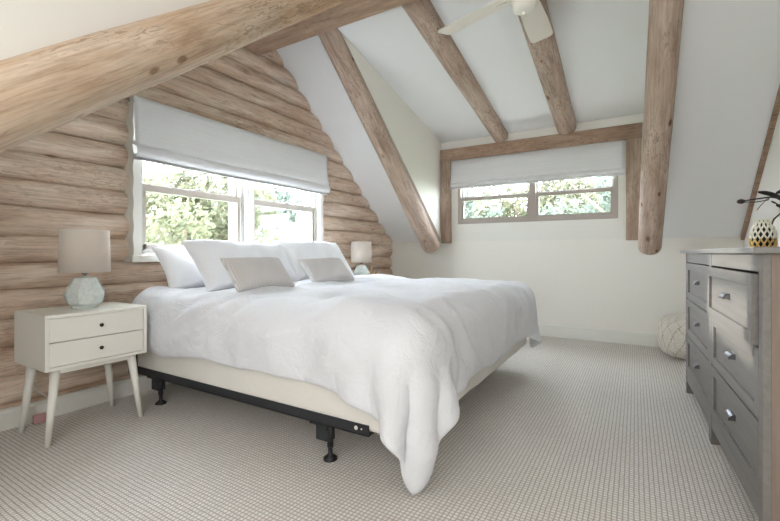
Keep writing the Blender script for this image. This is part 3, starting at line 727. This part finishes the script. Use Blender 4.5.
for r_i, (z0, z1) in enumerate(rows_):
    for cidx, (y0, y1) in enumerate(((-DW/2+t+.003, -.033), (.033, DW/2-t-.003))):
        out = .022 if (r_i == 0 and cidx == 0) else .004
        fr_w = .055
        b = BM(); xa, xb = -out-.0, -out+.02
        box(b, xa, xb, y0, y0+fr_w, z0, z1, .0015); box(b, xa, xb, y1-fr_w, y1, z0, z1, .0015); box(b, xa, xb, y0+fr_w, y1-fr_w, z0, z0+fr_w-.01, .0015); box(b, xa, xb, y0+fr_w, y1-fr_w, z1-fr_w+.01, z1, .0015)
        box(b, xa+.011, xb, y0+fr_w, y1-fr_w, z0+fr_w-.01, z1-fr_w+.01)
        box(b, xb, DD-.03, y0+.01, y0+.022, z0+.01, z1-.03); box(b, xb, DD-.03, y1-.022, y1-.01, z0+.01, z1-.03); box(b, xb, DD-.03, y0+.022, y1-.022, z0+.01, z0+.018)
        d = obj('drawer', b, M['dresser'], dr)
        b = BM(); ym = (y0+y1)/2; zc = (z0+z1)/2+.012; L = .10
        # cup pull: a hood that curves out and down, closed at both ends
        base_x = xa+.011; arc = []
        for i in range(9):
            a = math.pi/2*i/8; arc.append((base_x - .026*math.sin(a), zc + .012 - .024*(1-math.cos(a))))
        inn = [(x_+.0025 if i else x_, z_-.0025) for i, (x_, z_) in enumerate(arc)]
        L = .085
        prism(b, [(p[0], p[1]) for p in arc] + [(p[0], p[1]) for p in inn[::-1]], ym-L/2, ym+L/2, 'y')
        for ye in (ym-L/2, ym+L/2-.003): prism(b, [(p[0], p[1]) for p in arc] + [(base_x, zc-.012)], ye, ye+.003, 'y')
        obj('drawer_pull', b, M['pull'], d)

# vase with lattice
vz = 1.021
vs = empty('lattice_vase', (.60, 2.97, vz), label='cream and gold lattice vase standing on the grey dresser', cat='vase')
prof = [(.046, 0), (.052, .010), (.055, .03), (.055, .06), (.053, .09), (.045, .118), (.035, .132), (.034, .142), (.037, .158)]
def vr(z):
    for (r0, z0), (r1, z1) in zip(prof, prof[1:]):
        if z <= z1: return r0+(r1-r0)*(z-z0)/(z1-z0)
    return prof[-1][0]
b = BM(); lathe(b, [(r_-.006, z+.0005) for r_, z in prof], 28); obj('vase_liner', b, M['vase_dark'], vs, True)
nb = 13
for mat, za, zz, nm in ((M['gold'], 0, .06, 'gold_lattice'), (M['vase_white'], .055, .158, 'lattice')):
    b = BM()
    for sgn in (1, -1):
        for k in range(nb):
            pts = []
            for i in range(13):
                z = za+(zz-za)*i/12; a = 2*math.pi*k/nb + sgn*z/.158*2*math.pi*3.0/nb
                pts.append((vr(z)*math.cos(a), vr(z)*math.sin(a), z))
            tube(b, pts, .0042, 6)
    if nm == 'lattice': 
        ring = [(.037*math.cos(2*math.pi*i/28), .037*math.sin(2*math.pi*i/28), .158) for i in range(29)]; 
    else: ring = [(.045*math.cos(2*math.pi*i/28), .045*math.sin(2*math.pi*i/28), .004) for i in range(29)]
    tube(b, ring, .004, 6)
    obj(nm, b, mat, vs, True)
# dark dried stems held by the vase
st = empty('dried_stem', (.62, 2.95, vz+.10), label='dark dried stem with a round bud and pointed leaves reaching out above the lattice vase', cat='dried plant')
def at(u, v, d):
    A = R(30.8); f_ = Vector((-math.sin(A), math.cos(A), 0)); r_ = Vector((math.cos(A), math.sin(A), 0))
    return (f_ + r_*((u-390)/411) + Vector((0, 0, (253-v)/411)))*d + Vector((0, 0, 1)) - Vector(st.location)
b = BM(); tube(b, [(0, 0, 0), (.02, .0, .06), at(790, 205, 2.25), at(786, 199, 2.24), at(770, 197, 2.22), at(756, 199, 2.2), at(743, 201, 2.2)], [.004, .004, .004, .0045, .004, .0035, .003]); tube(b, [at(770, 197, 2.22), at(768, 200, 2.19), at(756, 202, 2.18), at(743, 202, 2.19)], .0025); tube(b, [at(768, 198, 2.2), at(762, 204, 2.19), at(757, 210, 2.19)], .0016)
obj('stem', b, M['dark_botanical'], st, True)
b = BM(); bmesh.ops.create_icosphere(b, subdivisions=3, radius=.015)
c_ = at(741, 201.5, 2.195)
for v in b.verts: v.co = Vector((v.co.x*1.2, v.co.y, v.co.z*.85)) + c_
obj('bud', b, M['dark_botanical'], st, True)
def leaf_bm(p0, p1, wdt, sag):
    b = BM(); p0 = Vector(p0); p1 = Vector(p1); d = p1-p0; up = Vector((0, 0, 1)); n = 10; rows = []
    sd = d.cross(Vector((.5, -.8, .1))).normalized()
    for i in range(n+1):
        t = i/n; c = p0+d*t + up*(sag*math.sin(math.pi*t)); w_ = wdt*math.sin(math.pi*min(1, t*.9+.08))**.8
        nrm = d.cross(sd).normalized()
        rows.append([b.verts.new(c-sd*w_+nrm*w_*.3), b.verts.new(c), b.verts.new(c+sd*w_+nrm*w_*.3)])
    for p, q in zip(rows, rows[1:]):
        for k in (0, 1): b.faces.new((p[k], p[k+1], q[k+1], q[k]))
    bmesh.ops.solidify(b, geom=b.faces, thickness=.002); return b
for p0, p1, w_, sg in ((at(758, 192, 2.2), at(786, 199, 2.24), .013, .008), (at(768, 192, 2.21), at(795, 206, 2.3), .014, .004), (at(776, 205, 2.2), at(800, 210, 2.2), .014, .0), (at(776, 193, 2.25), at(800, 188, 2.3), .014, .004), (at(771, 201, 2.2), at(778, 204, 2.2), .005, 0)):
    obj('leaf', leaf_bm(p0, p1, w_, sg), M['dark_botanical'], st, True)

# pouf
b = BM(); prof = []
RP, HP = .315, .40
seg = 56; rings = []
pts = [(0, .005)]; 
for i in range(1, 25):
    a = -math.pi/2 + math.pi*i/25
    pts.append((RP*abs(math.cos(a))**.38, HP/2 + HP/2*math.copysign(abs(math.sin(a))**.75, math.sin(a))))
uvl = b.loops.layers.uv.new('UVMap')
for k, (r_, z) in enumerate(pts[1:]):
    rr = []
    for i in range(seg):
        a = 2*math.pi*i/seg; nn = 1+.03*noise.noise(Vector((math.cos(a)*2, math.sin(a)*2, z*6)))+.012*noise.noise(Vector((math.cos(a)*9, math.sin(a)*9, z*30)))
        rr.append(b.verts.new((r_*nn*math.cos(a), r_*nn*math.sin(a), max(0, z*(1+.02*noise.noise(Vector((a, 1, z))))))))
    rings.append(rr)
for k, (p, q) in enumerate(zip(rings, rings[1:])):
    for i in range(seg):
        f = b.faces.new((p[i], p[(i+1) % seg], q[(i+1) % seg], q[i]))
        for lo_, (uu, vv) in zip(f.loops, ((i, k), (i+1, k), (i+1, k+1), (i, k+1))): lo_[uvl].uv = (uu/seg*1.6, vv/24)
b.faces.new(rings[0][::-1]); b.faces.new(rings[-1])
o = obj('pouf', b, M['pouf'], None, True); o.location = (.50, 4.86, 0); meta(o, 'round cream wool pouf with brown diamond pattern on the carpet behind the dresser', 'pouf')

# ------------------------------------------------------------------ outdoors
b = BM(); box(b, -60, 40, -30, 70, -3.3, -3.2); o = obj('ground', b, M['grass']); o['kind'] = 'structure'
def crown(seed, n, rx, rz, size, clumps=26):
    rnd = random.Random(seed); b = BM()
    cl = []
    for _ in range(clumps):
        a = rnd.uniform(0, 2*math.pi); u = rnd.uniform(-1, 1); q = math.sqrt(1-u*u); k = rnd.uniform(.3, 1)
        cl.append((Vector((rx*q*math.cos(a)*k, rx*q*math.sin(a)*k, rz*u*k)), rnd.uniform(.18, .42)*rx))
    for i in range(n):
        c, r_ = cl[rnd.randrange(clumps)]
        d = Vector((rnd.gauss(0, 1), rnd.gauss(0, 1), rnd.gauss(0, .7))); d = d.normalized()*r_*rnd.uniform(.5, 1)**.5
        p = c+d; nrm = Vector((rnd.gauss(0, 1), rnd.gauss(0, 1), rnd.gauss(0, 1)+.5)).normalized(); t_ = nrm.orthogonal().normalized(); s_ = nrm.cross(t_); z_ = size*rnd.uniform(.6, 1.4)
        b.faces.new([b.verts.new(p+t_*z_), b.verts.new(p+s_*z_*.6), b.verts.new(p-t_*z_), b.verts.new(p-s_*z_*.6)])
    return b
def make_tree(seed, mat, rx, rz, cz, n, size):
    r = empty('tree', (0, 0, 0)); o = obj('foliage', crown(seed, n, rx, rz, size), mat, r); o.location = (0, 0, cz)
    b = BM(); rnd = random.Random(seed)
    tube(b, [(0, 0, 0), (.1, 0, cz*.4), (0, .15, cz*.8), (.1, .1, cz+rz*.5)], [.2, .16, .12, .04], 10)
    for k in range(6):
        a = rnd.uniform(0, 6.3); z = cz*rnd.uniform(.55, .95); tube(b, [(0, 0, z), (rx*.4*math.cos(a), rx*.4*math.sin(a), z+rz*.4), (rx*.7*math.cos(a), rx*.7*math.sin(a), z+rz*.7)], [.07, .045, .015], 7)
    obj('trunk', b, M['bark'], r, True); return r
T1 = make_tree(11, M['leaf_a'], 2.3, 2.6, 4.4, 17000, .065); T2 = make_tree(12, M['leaf_b'], 2.4, 2.5, 4.2, 17000, .065)
spots = [(T1, -10.5, 6.6, 1.1, 'yellow-green tree outside, behind the left half of the large window'),
         (T2, -12.0, 10.6, 1.15, 'blue-green tree outside, behind the middle of the large window'),
         (T1, -16.5, 13.8, 1.1, 'yellow-green tree outside, farther back behind the large window'),
         (T2, -11.2, 12.4, .8, 'low blue-green tree outside, near the right half of the large window'),
         (T2, -5.9, 13.0, 1.1, 'blue-green tree outside, at the left of the dormer window'),
         (T1, -2.9, 15.0, 1.15, 'yellow-green tree outside, behind the middle of the dormer window'),
         (T2, .3, 13.2, 1.15, 'blue-green tree outside, at the right of the dormer window'),
         (T1, -7.6, 17.5, 1.2, 'yellow-green tree outside, far behind the left pane of the dormer window')]
used = set()
for i, (T, x, y, s_, lab) in enumerate(spots):
    o = T if T.name not in used else copy_tree(T)
    used.add(T.name)
    o.location = (x, y, -3.2); o.scale = (s_, s_, s_); o.rotation_euler = (0, 0, i*1.3); meta(o, lab, 'tree', 'trees outside the windows')
# neighbouring house glimpsed through the right-hand pane
hs = empty('house', (-9.2, 9.6, -3.2), R(0), label='pale neighbouring house with gable roof seen through the right pane of the large window', cat='house')
b = BM(); box(b, -1.2, 1.2, -1.4, 1.4, 0, 4.0); obj('wall', b, M['siding'], hs)
b = BM(); prism(b, [(-1.6, 3.95), (0, 5.0), (1.6, 3.95), (1.6, 4.08), (0, 5.15), (-1.6, 4.08)], -1.5, 1.5); obj('roof', b, M['roofing'], hs)
